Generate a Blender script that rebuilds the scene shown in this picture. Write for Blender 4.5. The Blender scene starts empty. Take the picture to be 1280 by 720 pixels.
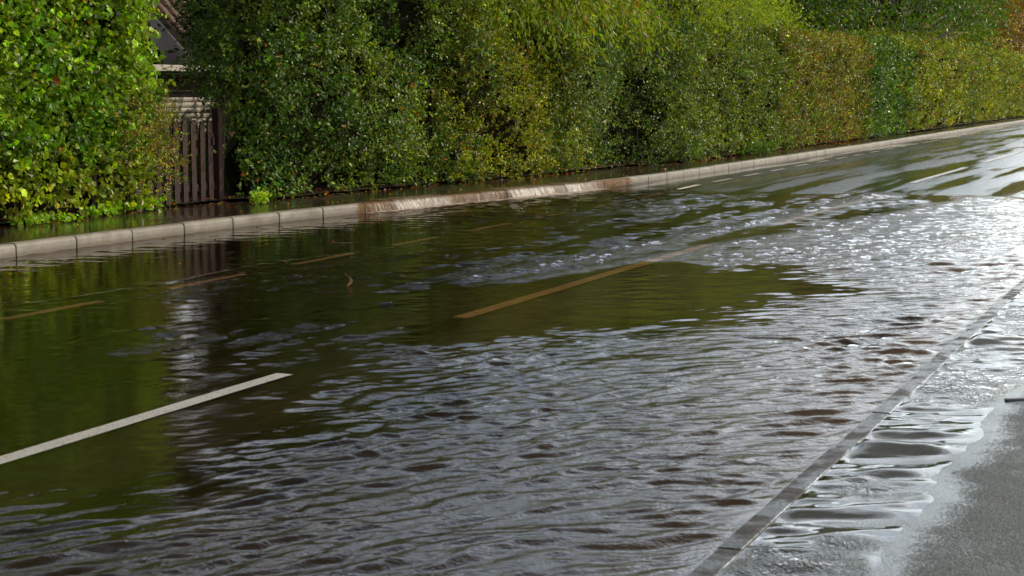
import bpy, bmesh, math, random
import numpy as np
from mathutils import Vector, Matrix
random.seed(7); RS = np.random.RandomState(11)
SC = bpy.context.scene; COL = SC.collection
PI = math.pi

# ------------------------------------------------------------------ camera, sky, sun, exposure
CAM_H, FPX, HORIZ = 1.6, 2150.0, 250.0
TILT = math.atan(HORIZ / FPX); CT, ST = math.cos(TILT), math.sin(TILT)
cd = bpy.data.cameras.new('camera'); cam = bpy.data.objects.new('camera', cd); COL.objects.link(cam)
cam.location = (0, 0, CAM_H); cam.rotation_euler = (PI/2 - TILT, 0, 0)
cd.sensor_width = 36.0; cd.lens = FPX / 1280.0 * 36.0
cd.clip_start = 0.1; cd.clip_end = 3000
cd.dof.use_dof = True; cd.dof.focus_distance = 21.0; cd.dof.aperture_fstop = 9.0
SC.camera = cam

SUN_EL = math.radians(33)
SUN_DIR = Vector((0.86, 0.50, 0)).normalized()          # horizontal direction TOWARDS the sun
SUN_ROT = math.atan2(SUN_DIR.x, SUN_DIR.y)
w = bpy.data.worlds.new('World'); SC.world = w; w.use_nodes = True
nt = w.node_tree; nd = nt.nodes; lk = nt.links; nd.clear()
out = nd.new('ShaderNodeOutputWorld'); bg = nd.new('ShaderNodeBackground'); bg.inputs['Strength'].default_value = 0.115
sky = nd.new('ShaderNodeTexSky'); sky.sky_type = 'NISHITA'; sky.sun_disc = False
sky.sun_elevation = SUN_EL; sky.sun_rotation = SUN_ROT; sky.air_density = 1.2; sky.dust_density = 1.5
tc = nd.new('ShaderNodeTexCoord'); mp = nd.new('ShaderNodeMapping'); mp.inputs['Scale'].default_value = (1.6, 1.6, 4.5)
no = nd.new('ShaderNodeTexNoise'); no.inputs['Scale'].default_value = 1.7; no.inputs['Detail'].default_value = 7; no.inputs['Roughness'].default_value = 0.55
cr = nd.new('ShaderNodeValToRGB'); cr.color_ramp.elements[0].position = 0.36; cr.color_ramp.elements[1].position = 0.60
no2 = nd.new('ShaderNodeTexNoise'); no2.inputs['Scale'].default_value = 3.6; no2.inputs['Detail'].default_value = 5
cr2 = nd.new('ShaderNodeValToRGB')
cr2.color_ramp.elements[0].position = 0.35; cr2.color_ramp.elements[0].color = (9.6, 10.5, 11.2, 1)
cr2.color_ramp.elements[1].position = 0.68; cr2.color_ramp.elements[1].color = (26.5, 27.2, 27.4, 1)
mx = nd.new('ShaderNodeMix'); mx.data_type = 'RGBA'
lk.new(tc.outputs['Generated'], mp.inputs['Vector']); lk.new(mp.outputs[0], no.inputs['Vector']); lk.new(mp.outputs[0], no2.inputs['Vector'])
lk.new(no.outputs['Fac'], cr.inputs[0]); lk.new(no2.outputs['Fac'], cr2.inputs[0])
lk.new(cr.outputs[0], mx.inputs[0]); lk.new(sky.outputs[0], mx.inputs[6]); lk.new(cr2.outputs[0], mx.inputs[7])
dotn = nd.new('ShaderNodeVectorMath'); dotn.operation = 'DOT_PRODUCT'; dotn.inputs[1].default_value = tuple(SUN_DIR)   # clouds are brighter towards the sun
mr = nd.new('ShaderNodeMapRange'); mr.interpolation_type = 'SMOOTHSTEP'
for a_, v_ in ((1, -.5), (2, .85), (3, .24), (4, 1.08)): mr.inputs[a_].default_value = v_
gm = nd.new('ShaderNodeMix'); gm.data_type = 'RGBA'; gm.blend_type = 'MULTIPLY'; gm.inputs[0].default_value = 1.0
lk.new(tc.outputs['Generated'], dotn.inputs[0]); lk.new(dotn.outputs['Value'], mr.inputs[0]); lk.new(mx.outputs[2], gm.inputs[6]); lk.new(mr.outputs[0], gm.inputs[7])
sx = nd.new('ShaderNodeSeparateXYZ'); lk.new(tc.outputs['Generated'], sx.inputs[0])                       # and lower banks brighter than the thin cover overhead
mz = nd.new('ShaderNodeMapRange'); mz.interpolation_type = 'SMOOTHSTEP'
for a_, v_ in ((1, .22), (2, .66), (3, 3.45), (4, .18)): mz.inputs[a_].default_value = v_
g3 = nd.new('ShaderNodeMix'); g3.data_type = 'RGBA'; g3.blend_type = 'MULTIPLY'; g3.inputs[0].default_value = 1.0
lk.new(sx.outputs['Z'], mz.inputs[0]); lk.new(gm.outputs[2], g3.inputs[6]); lk.new(mz.outputs[0], g3.inputs[7]); lk.new(g3.outputs[2], bg.inputs[0]); lk.new(bg.outputs[0], out.inputs[0])
sl = bpy.data.lights.new('sun', 'SUN'); sl.energy = 5.0; sl.angle = math.radians(0.5); sl.color = (1.0, 0.86, 0.66)
so = bpy.data.objects.new('sun', sl); COL.objects.link(so)
sv = Vector((SUN_DIR.x * math.cos(SUN_EL), SUN_DIR.y * math.cos(SUN_EL), math.sin(SUN_EL)))
so.rotation_euler = sv.to_track_quat('Z', 'Y').to_euler()
SC.view_settings.view_transform = 'Standard'; SC.view_settings.look = 'None'
SC.view_settings.exposure = -0.52; SC.view_settings.gamma = 1.0
SC.cycles.max_bounces = 8; SC.cycles.transparent_max_bounces = 12

# ------------------------------------------------------------------ place frame: road runs along D, N points from the far kerb to the near path
_l = math.hypot(910.0, FPX / CT); D = np.array([910.0 / _l, FPX / CT / _l]); N = np.array([D[1], -D[0]])
RZ = math.atan2(D[1], D[0])
def W(s, n, z=0.0): return (s*D[0] + n*N[0], s*D[1] + n*N[1], z)
def un(x, y, z=0.0):
    """surveyed point of the photograph -> ground coordinates (metres)"""
    u, v = x - 640.0, 360.0 - y
    k = (CAM_H - z) / (FPX*ST - v*CT); return np.array([k*u, k*(FPX*CT + v*ST)])
def sn(x, y, z=0.0):
    p = un(x, y, z); return float(p @ D), float(p @ N)
KERB = np.array([(-60,-10.75),(12,-10.74),(15.4,-10.70),(17.8,-10.56),(19.7,-10.36),(22,-10.02),(24.3,-9.58),(27.2,-9.25),(32,-9.12),(47,-9.02),(83,-9.15),(200,-9.4)])
HB = np.array([(-60,-12.2),(16.5,-12.15),(19.1,-12.15),(19.6,-11.78),(21.9,-11.55),(23.8,-11.35),(25.9,-10.95),(31.4,-10.50),(33.2,-10.2),(39.3,-10.08),(52,-9.98),(100,-10.3),(200,-10.5)])
def kerb(s):
    s = np.asarray(s, float); r = 0
    for d in (-1.2, -.4, .4, 1.2): r = r + np.interp(s + d, KERB[:,0], KERB[:,1]) / 4
    return r
def hb(s): return np.interp(s, HB[:,0], HB[:,1])

# ------------------------------------------------------------------ numpy noise
def _h(i, j, k, seed):
    x = (i*374761393 + j*668265263 + k*2147483647 + seed*1274126177) & 0xffffffff
    x = ((x ^ (x >> 13)) * 1274126177) & 0xffffffff
    return ((x ^ (x >> 16)) & 0xffff) / 65535.0
def vn(x, y, z=0.0, seed=0):
    x = np.asarray(x, float); y = np.asarray(y, float) + 0*x; z = np.asarray(z, float) + 0*x
    xi, yi, zi = np.floor(x), np.floor(y), np.floor(z); fx, fy, fz = x-xi, y-yi, z-zi
    fx, fy, fz = [t*t*(3-2*t) for t in (fx, fy, fz)]
    xi, yi, zi = xi.astype(np.int64), yi.astype(np.int64), zi.astype(np.int64)
    r = 0
    for a in (0, 1):
        for b in (0, 1):
            for c in (0, 1):
                r = r + _h(xi+a, yi+b, zi+c, seed) * (fx if a else 1-fx) * (fy if b else 1-fy) * (fz if c else 1-fz)
    return r
def fbm(x, y, z=0.0, seed=0, o=3):
    r, a, t = 0, 1.0, 0
    for q in range(o): r = r + a*vn(x*2**q, y*2**q, z*2**q, seed+q); t += a; a *= .5
    return r / t
def sst(a, b, x): t = np.clip((x-a)/(b-a), 0, 1); return t*t*(3-2*t)
def seg_dist(P, poly, closed=False):
    poly = np.asarray(poly, float); d = np.full(len(P), 1e9)
    for i in range(len(poly) - (0 if closed else 1)):
        a, b = poly[i], poly[(i+1) % len(poly)]; ab = b-a
        t = np.clip(((P-a) @ ab) / (ab @ ab + 1e-12), 0, 1)
        d = np.minimum(d, np.hypot(*(P - (a + t[:,None]*ab)).T))
    return d
def inside(P, poly):
    poly = np.asarray(poly, float); r = np.zeros(len(P), bool); n = len(poly)
    for i in range(n):
        (x1, y1), (x2, y2) = poly[i], poly[(i+1) % n]
        if y1 == y2: continue
        c = ((P[:,1] > min(y1, y2)) & (P[:,1] <= max(y1, y2))) & (P[:,0] < x1 + (P[:,1]-y1)*(x2-x1)/(y2-y1)); r ^= c
    return r
def region(P, px, soft):
    poly = np.array([un(*p) for p in px]); sd = seg_dist(P, poly, True); sd = np.where(inside(P, poly), sd, -sd)
    return sst(-soft, soft, sd)

# ------------------------------------------------------------------ object helpers
def tag(o, label=None, cat=None, group=None, kind=None):
    for k, v in (('label', label), ('category', cat), ('group', group), ('kind', kind)):
        if v: o[k] = v
    return o
def npmesh(name, V, F, mat, parent=None, attrs=None, colattr=None, smooth=True):
    """V (n,3), F (m,3|4) -> one mesh object"""
    V = np.asarray(V, np.float32); F = np.asarray(F, np.int32); k = F.shape[1]
    me = bpy.data.meshes.new(name); me.vertices.add(len(V)); me.vertices.foreach_set('co', V.ravel())
    me.loops.add(F.size); me.loops.foreach_set('vertex_index', F.ravel())
    me.polygons.add(len(F)); me.polygons.foreach_set('loop_start', np.arange(0, F.size, k, dtype=np.int32))
    me.polygons.foreach_set('loop_total', np.full(len(F), k, np.int32))
    me.polygons.foreach_set('use_smooth', np.full(len(F), smooth, bool))
    for an, av in (attrs or {}).items():
        at = me.attributes.new(an, 'FLOAT', 'POINT'); at.data.foreach_set('value', np.asarray(av, np.float32).ravel())
    if colattr is not None:
        at = me.attributes.new('col', 'FLOAT_COLOR', 'POINT')
        c = np.ones((len(V), 4), np.float32); c[:,:3] = colattr; at.data.foreach_set('color', c.ravel())
    me.update(); me.materials.append(mat)
    o = bpy.data.objects.new(name, me); COL.objects.link(o)
    if parent: o.parent = parent
    return o
def bmobj(name, bm, mat, parent=None, smooth=False):
    me = bpy.data.meshes.new(name); bmesh.ops.recalc_face_normals(bm, faces=bm.faces)
    bm.to_mesh(me); bm.free()
    for p in me.polygons: p.use_smooth = smooth
    me.materials.append(mat); o = bpy.data.objects.new(name, me); COL.objects.link(o)
    if parent: o.parent = parent
    return o
def empty(name, loc, rz=0.0):
    o = bpy.data.objects.new(name, None); o.location = loc; o.rotation_euler = (0, 0, rz); o.empty_display_size = .2
    COL.objects.link(o); return o
def box(bm, c, sz, rot=None, bev=0.0):
    m = Matrix.Translation(c) @ (rot.to_4x4() if rot else Matrix()) @ Matrix.Diagonal((*sz, 1))
    r = bmesh.ops.create_cube(bm, size=1, matrix=m)
    if bev:
        es = list({e for v in r['verts'] for e in v.link_edges}); bmesh.ops.bevel(bm, geom=es, offset=bev, segments=1, affect='EDGES')
def tubes(paths, sides=5):
    """paths: list of [(pos, radius)...] -> V, F of tapered tubes"""
    V, F = [], []
    for P in paths:
        b0 = len(V); n = len(P)
        for i, (p, r) in enumerate(P):
            p = Vector(p); a = Vector(P[max(i-1,0)][0]); b = Vector(P[min(i+1,n-1)][0]); t = (b-a).normalized()
            u = t.orthogonal().normalized(); v = t.cross(u)
            for k in range(sides):
                an = 2*PI*k/sides; V.append(p + (u*math.cos(an) + v*math.sin(an))*r)
        for i in range(n-1):
            for k in range(sides):
                k2 = (k+1) % sides; F.append((b0+i*sides+k, b0+i*sides+k2, b0+(i+1)*sides+k2, b0+(i+1)*sides+k))
    return V, F
def grid_faces(nr, nc):
    a = (np.arange(nr-1)[:,None]*nc + np.arange(nc-1)[None,:]).ravel()
    return np.stack([a, a+1, a+nc+1, a+nc], 1)

# ------------------------------------------------------------------ materials
def newmat(name):
    m = bpy.data.materials.new(name); m.use_nodes = True; t = m.node_tree; t.nodes.clear()
    o = t.nodes.new('ShaderNodeOutputMaterial'); return m, t, o
def n_(t, ty, **kw):
    n = t.nodes.new('ShaderNode' + ty)
    for k, v in kw.items():
        if k in n.inputs: n.inputs[k].default_value = v
        else: setattr(n, k, v)
    return n
def noise(t, vec, scale, detail=4, rough=.55, stretch=None):
    if stretch:
        m = n_(t, 'Mapping'); m.inputs['Scale'].default_value = stretch
        t.links.new(vec, m.inputs['Vector']); vec = m.outputs[0]
    n = n_(t, 'TexNoise', Scale=scale, Detail=detail, Roughness=rough); t.links.new(vec, n.inputs['Vector']); return n.outputs['Fac']
def ramp(t, fac, *stops):
    r = n_(t, 'ValToRGB'); e = r.color_ramp.elements
    while len(e) < len(stops): e.new(.5)
    for el, (p, c) in zip(e, stops):
        el.position = p; el.color = (c, c, c, 1) if isinstance(c, (int, float)) else (*c, 1)
    t.links.new(fac, r.inputs[0]); return r.outputs[0]
def mixc(t, f, a, b, mode='MIX'):
    m = n_(t, 'Mix', data_type='RGBA', blend_type=mode)
    for s, v in ((0, f), (6, a), (7, b)):
        if isinstance(v, (int, float)): m.inputs[s].default_value = v if s == 0 else (v, v, v, 1)
        elif isinstance(v, tuple): m.inputs[s].default_value = (*v, 1)
        else: t.links.new(v, m.inputs[s])
    return m.outputs[2]
def mth(t, op, a, b=None):
    m = n_(t, 'Math', operation=op)
    for i, v in enumerate((a, b)):
        if v is None: continue
        if isinstance(v, (int, float)): m.inputs[i].default_value = v
        else: t.links.new(v, m.inputs[i])
    return m.outputs[0]
def geo(t): return n_(t, 'NewGeometry').outputs['Position']
def objc(t): return n_(t, 'TexCoord').outputs['Object']
def bump(t, h, strength, dist, normal=None):
    b = n_(t, 'Bump', Strength=1.0, Distance=dist)
    if isinstance(strength, (int, float)): b.inputs['Strength'].default_value = strength
    else: t.links.new(strength, b.inputs['Strength'])
    t.links.new(h, b.inputs['Height'])
    if normal: t.links.new(normal, b.inputs['Normal'])
    return b.outputs[0]
def princ(t, o, **kw):
    p = n_(t, 'BsdfPrincipled')
    for k, v in kw.items():
        k = k.replace('_', ' ')
        if isinstance(v, (int, float)): p.inputs[k].default_value = v
        elif isinstance(v, tuple): p.inputs[k].default_value = (*v, 1)
        else: t.links.new(v, p.inputs[k])
    t.links.new(p.outputs[0], o.inputs[0]); return p

def mat_asphalt(name, c0, c1, r0, r1, grain=.5, wet_scale=(.25, 1, 1), w0=.42, w1=.6, dist=.006, spec=.55):
    m, t, o = newmat(name); g = geo(t)
    mp = n_(t, 'Mapping'); mp.inputs['Rotation'].default_value = (0, 0, -RZ); t.links.new(g, mp.inputs[0]); g2 = mp.outputs[0]
    vor = n_(t, 'TexVoronoi', Scale=85.0); t.links.new(g, vor.inputs['Vector'])
    gr = noise(t, g, 260, 2)
    base = mixc(t, noise(t, g, 3, 5), c0, c1)
    base = mixc(t, ramp(t, gr, (.45, 0.0), (.75, 1.0)), base, tuple(min(1, x*2.8) for x in c1)); base = mixc(t, ramp(t, vor.outputs['Distance'], (.25, 0.0), (.6, .8)), base, tuple(x*.3 for x in c0))
    wet = ramp(t, noise(t, g2, 1.1, 5, .6, wet_scale), (w0, 0.0), (w1, 1.0))      # standing film smooths the grain
    if name == 'path_asphalt':                                                     # film thins out away from the puddle, grains standing through it
        fa = n_(t, 'Attribute', attribute_name='film').outputs['Fac']
        q = mth(t, 'ADD', fa, mth(t, 'MULTIPLY', mth(t, 'SUBTRACT', noise(t, g, 95, 3, .7), .5), 2.6))
        q = mth(t, 'ADD', q, mth(t, 'MULTIPLY', mth(t, 'SUBTRACT', noise(t, g, 5, 4, .6), .5), .7))
        wet = ramp(t, q, (.38, 0.0), (.72, 1.0))
    rough = mixc(t, wet, r1, r0)
    hgt = mth(t, 'ADD', vor.outputs['Distance'], mth(t, 'MULTIPLY', gr, .5))
    if name == 'path_asphalt': base = mixc(t, ramp(t, noise(t, g, 170, 2, .6), (.48, 0.0), (.60, .8)), base, (.16,.18,.17)); hgt = ramp(t, noise(t, g, 150, 2, .6), (.35, 0.0), (.65, 1.0))
    st = mixc(t, wet, grain, grain*.12)
    b = bump(t, hgt, st, dist)
    princ(t, o, Base_Color=base, Roughness=rough, Normal=b, Specular_IOR_Level=spec); return m
M_road = mat_asphalt('wet_asphalt', (.014,.012,.010), (.030,.026,.022), .05, .27, .28, (.10, 1.3, 1), .46, .58)
M_path = mat_asphalt('path_asphalt', (.016,.019,.019), (.034,.039,.037), .08, .60, .9, (1,1,1), .50, .8, .0025, .12)
M_pave = mat_asphalt('pavement_asphalt', (.026,.020,.015), (.045,.034,.025), .10, .30, .35, (.4,1,1), .38, .55)

def mat_simple(name, c0, c1, rough=.8, scale=8, bumpd=.003, bscale=60, rough1=None):
    m, t, o = newmat(name); g = objc(t)
    f = noise(t, g, scale, 6, .6)
    base = mixc(t, ramp(t, f, (.3, 0.0), (.7, 1.0)), c0, c1)
    b = bump(t, noise(t, g, bscale, 4), .6, bumpd)
    princ(t, o, Base_Color=base, Specular_IOR_Level=.2, Roughness=rough if rough1 is None else mixc(t, f, rough, rough1), Normal=b); return m
def mat_kerb():
    m, t, o = newmat('kerb_concrete'); g = geo(t)
    f = noise(t, g, 6, 6, .65); st = noise(t, g, 2.2, 4)
    oi = n_(t, 'ObjectInfo').outputs['Random']
    base = mixc(t, ramp(t, f, (.35, 0.0), (.7, 1.0)), (.17,.15,.12), (.28,.25,.20))
    base = mixc(t, mth(t, 'MULTIPLY', oi, .35), base, (.16,.13,.10))
    base = mixc(t, ramp(t, st, (.5, 0.0), (.72, .7)), base, (.11,.088,.06))
    sp = ramp(t, noise(t, g, 150, 2), (.62, 0.0), (.7, 1.0)); base = mixc(t, mth(t,'MULTIPLY',sp,.4), base, (.12,.10,.08))
    sz = n_(t, 'SeparateXYZ'); t.links.new(g, sz.inputs[0])                 # silt tide mark near the waterline
    zz = mth(t, 'ADD', sz.outputs[2], mth(t, 'MULTIPLY', noise(t, g, 9, 4), .05))
    base = mixc(t, ramp(t, zz, (.045, .85), (.085, 0.0)), base, (.10,.075,.05))
    princ(t, o, Base_Color=base, Roughness=.65, Specular_IOR_Level=.3, Normal=bump(t, noise(t, g, 120, 4), .5, .002)); return m
M_kerb = mat_kerb()
def mat_edging():
    m, t, o = newmat('edging_concrete'); g = geo(t); f = noise(t, g, 9, 5, .7); q = noise(t, g, 4, 5, .65)
    base = mixc(t, ramp(t, f, (.35, 0.0), (.68, 1.0)), (.010,.009,.008), (.060,.056,.050))
    base = mixc(t, mth(t, 'MULTIPLY', n_(t, 'ObjectInfo').outputs['Random'], .5), base, (.018,.016,.014))
    rg = ramp(t, q, (.42, .10), (.58, .75)); b = bump(t, mth(t, 'ADD', noise(t, g, 60, 4), mth(t, 'MULTIPLY', f, .8)), .8, .006)
    princ(t, o, Base_Color=base, Roughness=rg, Specular_IOR_Level=.35, Normal=b); return m
M_edging = mat_edging()
def mat_paint():
    m, t, o = newmat('road_paint'); g = geo(t)
    base = mixc(t, noise(t, g, 9, 6, .7), (.34,.32,.29), (.54,.52,.49))
    worn = ramp(t, noise(t, g, 55, 5, .7), (.53, 0.0), (.60, 1.0)); base = mixc(t, mth(t,'MULTIPLY',worn,.85), base, (.10,.09,.08))
    princ(t, o, Base_Color=base, Roughness=.35, Normal=bump(t, noise(t, g, 200, 3), .4, .002)); return m
M_paint = mat_paint()
def mat_water(name, tint=(.58,.44,.30), mud=(.014,.008,.003), big=1.0):
    m, t, o = newmat(name); g = geo(t)
    fine = n_(t, 'Attribute', attribute_name='fine').outputs['Fac']
    murk = n_(t, 'Attribute', attribute_name='murk').outputs['Fac']
    foam = n_(t, 'Attribute', attribute_name='foam').outputs['Fac']
    n1 = noise(t, g, 13, 5, .62, (1.0, .75, 1)); n2 = noise(t, g, 55, 3, .6, (1, .8, 1))
    hgt = mth(t, 'ADD', n1, mth(t, 'MULTIPLY', n2, .5))
    b = bump(t, hgt, fine, .05*big)
    fr = n_(t, 'Fresnel', IOR=1.33); t.links.new(b, fr.inputs['Normal'])
    bf = n_(t, 'NewGeometry').outputs['Backfacing']; t.links.new(mth(t, 'SUBTRACT', 1.33, mth(t, 'MULTIPLY', bf, 1.33 - 1/1.33)), fr.inputs['IOR'])   # light also gets in from below the sheet
    gl = n_(t, 'BsdfGlossy', Roughness=.006); t.links.new(b, gl.inputs['Normal'])
    tr = n_(t, 'BsdfTransparent'); tr.inputs[0].default_value = (*tint, 1)
    df = n_(t, 'BsdfDiffuse'); df.inputs[0].default_value = (*mud, 1)
    body = n_(t, 'MixShader'); t.links.new(murk, body.inputs[0]); t.links.new(tr.outputs[0], body.inputs[1]); t.links.new(df.outputs[0], body.inputs[2])
    sh = n_(t, 'MixShader'); t.links.new(fr.outputs[0], sh.inputs[0]); t.links.new(body.outputs[0], sh.inputs[1]); t.links.new(gl.outputs[0], sh.inputs[2])
    fd = n_(t, 'BsdfDiffuse'); fd.inputs[0].default_value = (.50,.42,.35,1); t.links.new(b, fd.inputs['Normal'])
    fn = noise(t, g, 38, 5, .7, (1, .6, 1)); thr = mth(t, 'SUBTRACT', 1.0, mth(t, 'MULTIPLY', foam, .62))
    ff = mth(t, 'MULTIPLY', mth(t, 'SUBTRACT', fn, mth(t,'SUBTRACT', thr, .12)), 7.0)
    ffc = n_(t, 'Clamp'); t.links.new(ff, ffc.inputs[0]); ffm = mth(t, 'MULTIPLY', ffc.outputs[0], .8)
    s2 = n_(t, 'MixShader'); t.links.new(ffm, s2.inputs[0]); t.links.new(sh.outputs[0], s2.inputs[1]); t.links.new(fd.outputs[0], s2.inputs[2])
    t.links.new(s2.outputs[0], o.inputs[0]); return m
M_water = mat_water('flood_water')
M_puddle = mat_water('puddle_water', (.50,.48,.44), (.008,.008,.006), .5)
def mat_leaf(name, rough=.32, trans=.30, spec=.5):
    m, t, o = newmat(name)
    c = n_(t, 'Attribute', attribute_name='col').outputs['Color']
    p = n_(t, 'BsdfPrincipled', Roughness=rough); p.inputs['Specular IOR Level'].default_value = spec; t.links.new(c, p.inputs['Base Color'])
    tl = n_(t, 'BsdfTranslucent'); t.links.new(mixc(t, 1.0, c, (1.15,1.25,.45), 'MULTIPLY'), tl.inputs[0])
    s = n_(t, 'MixShader'); s.inputs[0].default_value = trans
    t.links.new(p.outputs[0], s.inputs[1]); t.links.new(tl.outputs[0], s.inputs[2]); t.links.new(s.outputs[0], o.inputs[0]); return m
M_leaf = mat_leaf('leaf_glossy', .38, .34, .32)
M_leafm = mat_leaf('leaf_matt', .45, .38, .25)
M_bark = mat_simple('bark', (.045,.032,.022), (.11,.085,.06), .8, 14, .01, 40)
M_inner = mat_simple('hedge_core_shade', (.008,.008,.004), (.022,.018,.010), 1.0, 9, .02, 20)  # near-black: the shade inside the hedges is put into this colour
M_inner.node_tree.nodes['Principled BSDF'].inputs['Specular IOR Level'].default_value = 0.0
M_gate = mat_simple('dark_stained_wood', (.014,.0045,.002), (.030,.010,.005), .7, 11, .002, 90)
M_gate2 = mat_simple('weathered_brown_wood', (.13,.075,.05), (.22,.13,.085), .6, 11, .003, 70)
M_soil = mat_simple('soil', (.020,.014,.009), (.055,.036,.022), .75, 12, .02, 45)
M_ground = mat_simple('garden_ground', (.020,.030,.010), (.045,.050,.020), .9, 3, .03, 12)

# ------------------------------------------------------------------ ground, road, pavement
def sheet(name, s, nfun0, nfun1, nc, zf, mat, film=None, **kw):
    s = np.asarray(s, float); n0, n1 = nfun0(s), nfun1(s); q = np.linspace(0, 1, nc)
    S = np.repeat(s[:,None], nc, 1); Nn = n0[:,None]*(1-q) + n1[:,None]*q
    Z = zf(S, Nn); V = np.stack([S*D[0]+Nn*N[0], S*D[1]+Nn*N[1], Z], -1).reshape(-1, 3)
    if film: kw['attrs'] = dict(film=film(S, Nn))
    return npmesh(name, V, grid_faces(len(s), nc)[:, ::-1], mat, **kw)
GS = 900.0
bm = bmesh.new()
for a in ((-GS,-GS),(GS,-GS),(GS,GS),(-GS,GS)): bm.verts.new((a[0], a[1], -.55))
bm.faces.new(bm.verts); tag(bmobj('ground', bm, M_ground), 'dark earth and rough grass behind the hedges', kind='structure')
def road_z(S, n):
    """a shallow dip that the flood fills, rising out of the water about 27 m along"""
    lump = (fbm(S*.35, n*.8, 0, 31, 3) - .5)
    far = sst(22.5, 29.5, S + 3.6*(fbm(n*.6, S*.25, 0, 5, 2)-.5) + .55*np.abs(n+5.3))
    left = .022*sst(-6.2, -4.6, -np.abs(n+4.8)-.0*S) * 0
    z = -.052 + far*.064 + .010*lump + left
    z = z + .036*np.exp(-((n+4.95)/.9)**2)*sst(28, 20, S) + .024*np.exp(-((n+8.1)/.40)**2)*sst(28, 20, S) + .0125*sst(9.9, 8.3, S)*np.exp(-((n+4.87)/.5)**2)     # centre of the road stands higher at the near dash
    return z
ss = np.concatenate([np.arange(-20, 0, 1.0), np.arange(0, 34, .20), np.arange(34, 60, .8), np.arange(60, 190, 4)])
tag(sheet('road', ss, lambda s: kerb(s)-.02, lambda s: 0*s-1.62, 110, road_z, M_road), 'wet asphalt road running under the flood and out again to the right', kind='structure')
ROAD = bpy.data.objects['road']
PAVE_Z = .118
def pave_z(S, n): return PAVE_Z + .006*(fbm(S*.8, n*1.5, 0, 9, 3)-.5)
tag(sheet('pavement', np.arange(-20, 180, .5), lambda s: hb(s)-1.2, lambda s: kerb(s)-.122, 8, pave_z, M_pave), 'narrow dark wet footway between the hedge and the pale kerb', kind='structure')
tag(sheet('hedge_verge', np.arange(-20, 180, .4), lambda s: hb(s)-9.0, lambda s: hb(s)-.02+.10*(fbm(s*1.7, s*0, 0, 4)-.5), 14,
    lambda S, n: PAVE_Z+.012+.05*fbm(S*2, n*2, 0, 12)+ -.06*np.clip(hb(S)-.9-n, 0, 8), M_soil), 'bare leaf-littered earth under the hedges', kind='structure')
def path_z(S, n):
    x0 = -1.30 + .75*sst(8.6, 12.5, S) + .30*(fbm(S*.9, n*.5, 0, 44, 3)-.5)
    r = -.012 + .022*sst(-.12, .45, n - x0) + .005*(fbm(S*5, n*5, 0, 45, 3)-.5)
    return r
tag(sheet('footpath', np.concatenate([np.arange(-20, 0, 1.0), np.arange(0, 14, .06), np.arange(14, 30, .15), np.arange(30, 180, 2.0)]), lambda s: 0*s-1.515, lambda s: 0*s+1.9, 90, path_z, M_path, film=lambda S, n: sst(.013, .002, path_z(S, n))), 'wet asphalt footpath with a shallow puddle beside the edging', kind='structure')
tag(sheet('grass_verge', np.arange(-20, 180, 2.0), lambda s: 0*s+1.88, lambda s: 0*s+14, 4, lambda S, n: .02+0*S, M_ground), 'dark grass verge right of the footpath', kind='structure')

# painted markings, children of the road
M_paint2 = mat_simple('silt_paint_lightened', (.55,.48,.40), (.80,.72,.62), .5, 12, .001, 60)  # silt-tinted, lightened in colour to offset light lost under the water
def marking(name, s0, s1, n0, n1, wd, mat=None):
    s = np.linspace(s0, s1, max(4, int((s1-s0)/.25))); n = np.linspace(n0, n1, len(s))
    S = np.repeat(s[:,None], 3, 1); Nn = n[:,None] + np.array([-wd/2, 0, wd/2]); Nn = Nn + .006*(vn(S*9, Nn*40, 0, 3)-.5)
    Z = road_z(S, Nn) + .005
    V = np.stack([S*D[0]+Nn*N[0], S*D[1]+Nn*N[1], Z+.002], -1).reshape(-1, 3)
    return npmesh(name, V, grid_faces(len(s), 3)[:, ::-1], mat or M_paint, parent=ROAD)
cs = 2.2
marking('centre_line_dash', 2.25, 8.31, -4.86, -4.88, .105)
for a in (10.95, 20.1, 29.2, 38.3, 47.4, 56.5, 65.6, 74.7, 83.8): marking('centre_line_dash', a, a+6.15, -5.0, -5.0, .125, M_paint2 if a < 28 else None)
e = 5.6
while e < 60:
    marking('edge_line_dash', e, e+1.15, -7.99-.012*max(0, e-13), -7.99-.012*max(0, e+1-13), .085, M_paint2 if e < 27 else None); e += 2.06

# far kerb: one stone after another
def kerb_mesh(L):
    bm = bmesh.new(); pr = [(-.125,-.12),(0,-.12),(0,.085),(-.006,.106),(-.022,.118),(-.04,.122),(-.125,.122)]
    for x, e in ((-L/2, .004), (-L/2+.008, 0), (L/2-.008, 0), (L/2, .004)):
        for (n, z) in pr: bm.verts.new((x, -(n - (e if n > -.1 else -e)), z - (e if z > 0 else 0)))
    bm.verts.ensure_lookup_table(); k = len(pr)
    for j in range(3):
        for i in range(k): bm.faces.new([bm.verts[j*k+i], bm.verts[j*k+(i+1)%k], bm.verts[(j+1)*k+(i+1)%k], bm.verts[(j+1)*k+i]])
    bm.faces.new(bm.verts[:k]); bm.faces.new(list(bm.verts)[3*k:][::-1])
    return bm
KB = empty('kerb', W(14, float(kerb(14)), 0)); tag(KB, 'pale concrete kerb running along the far side of the flooded road', kind='structure')
first = None; s = 4.99
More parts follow.
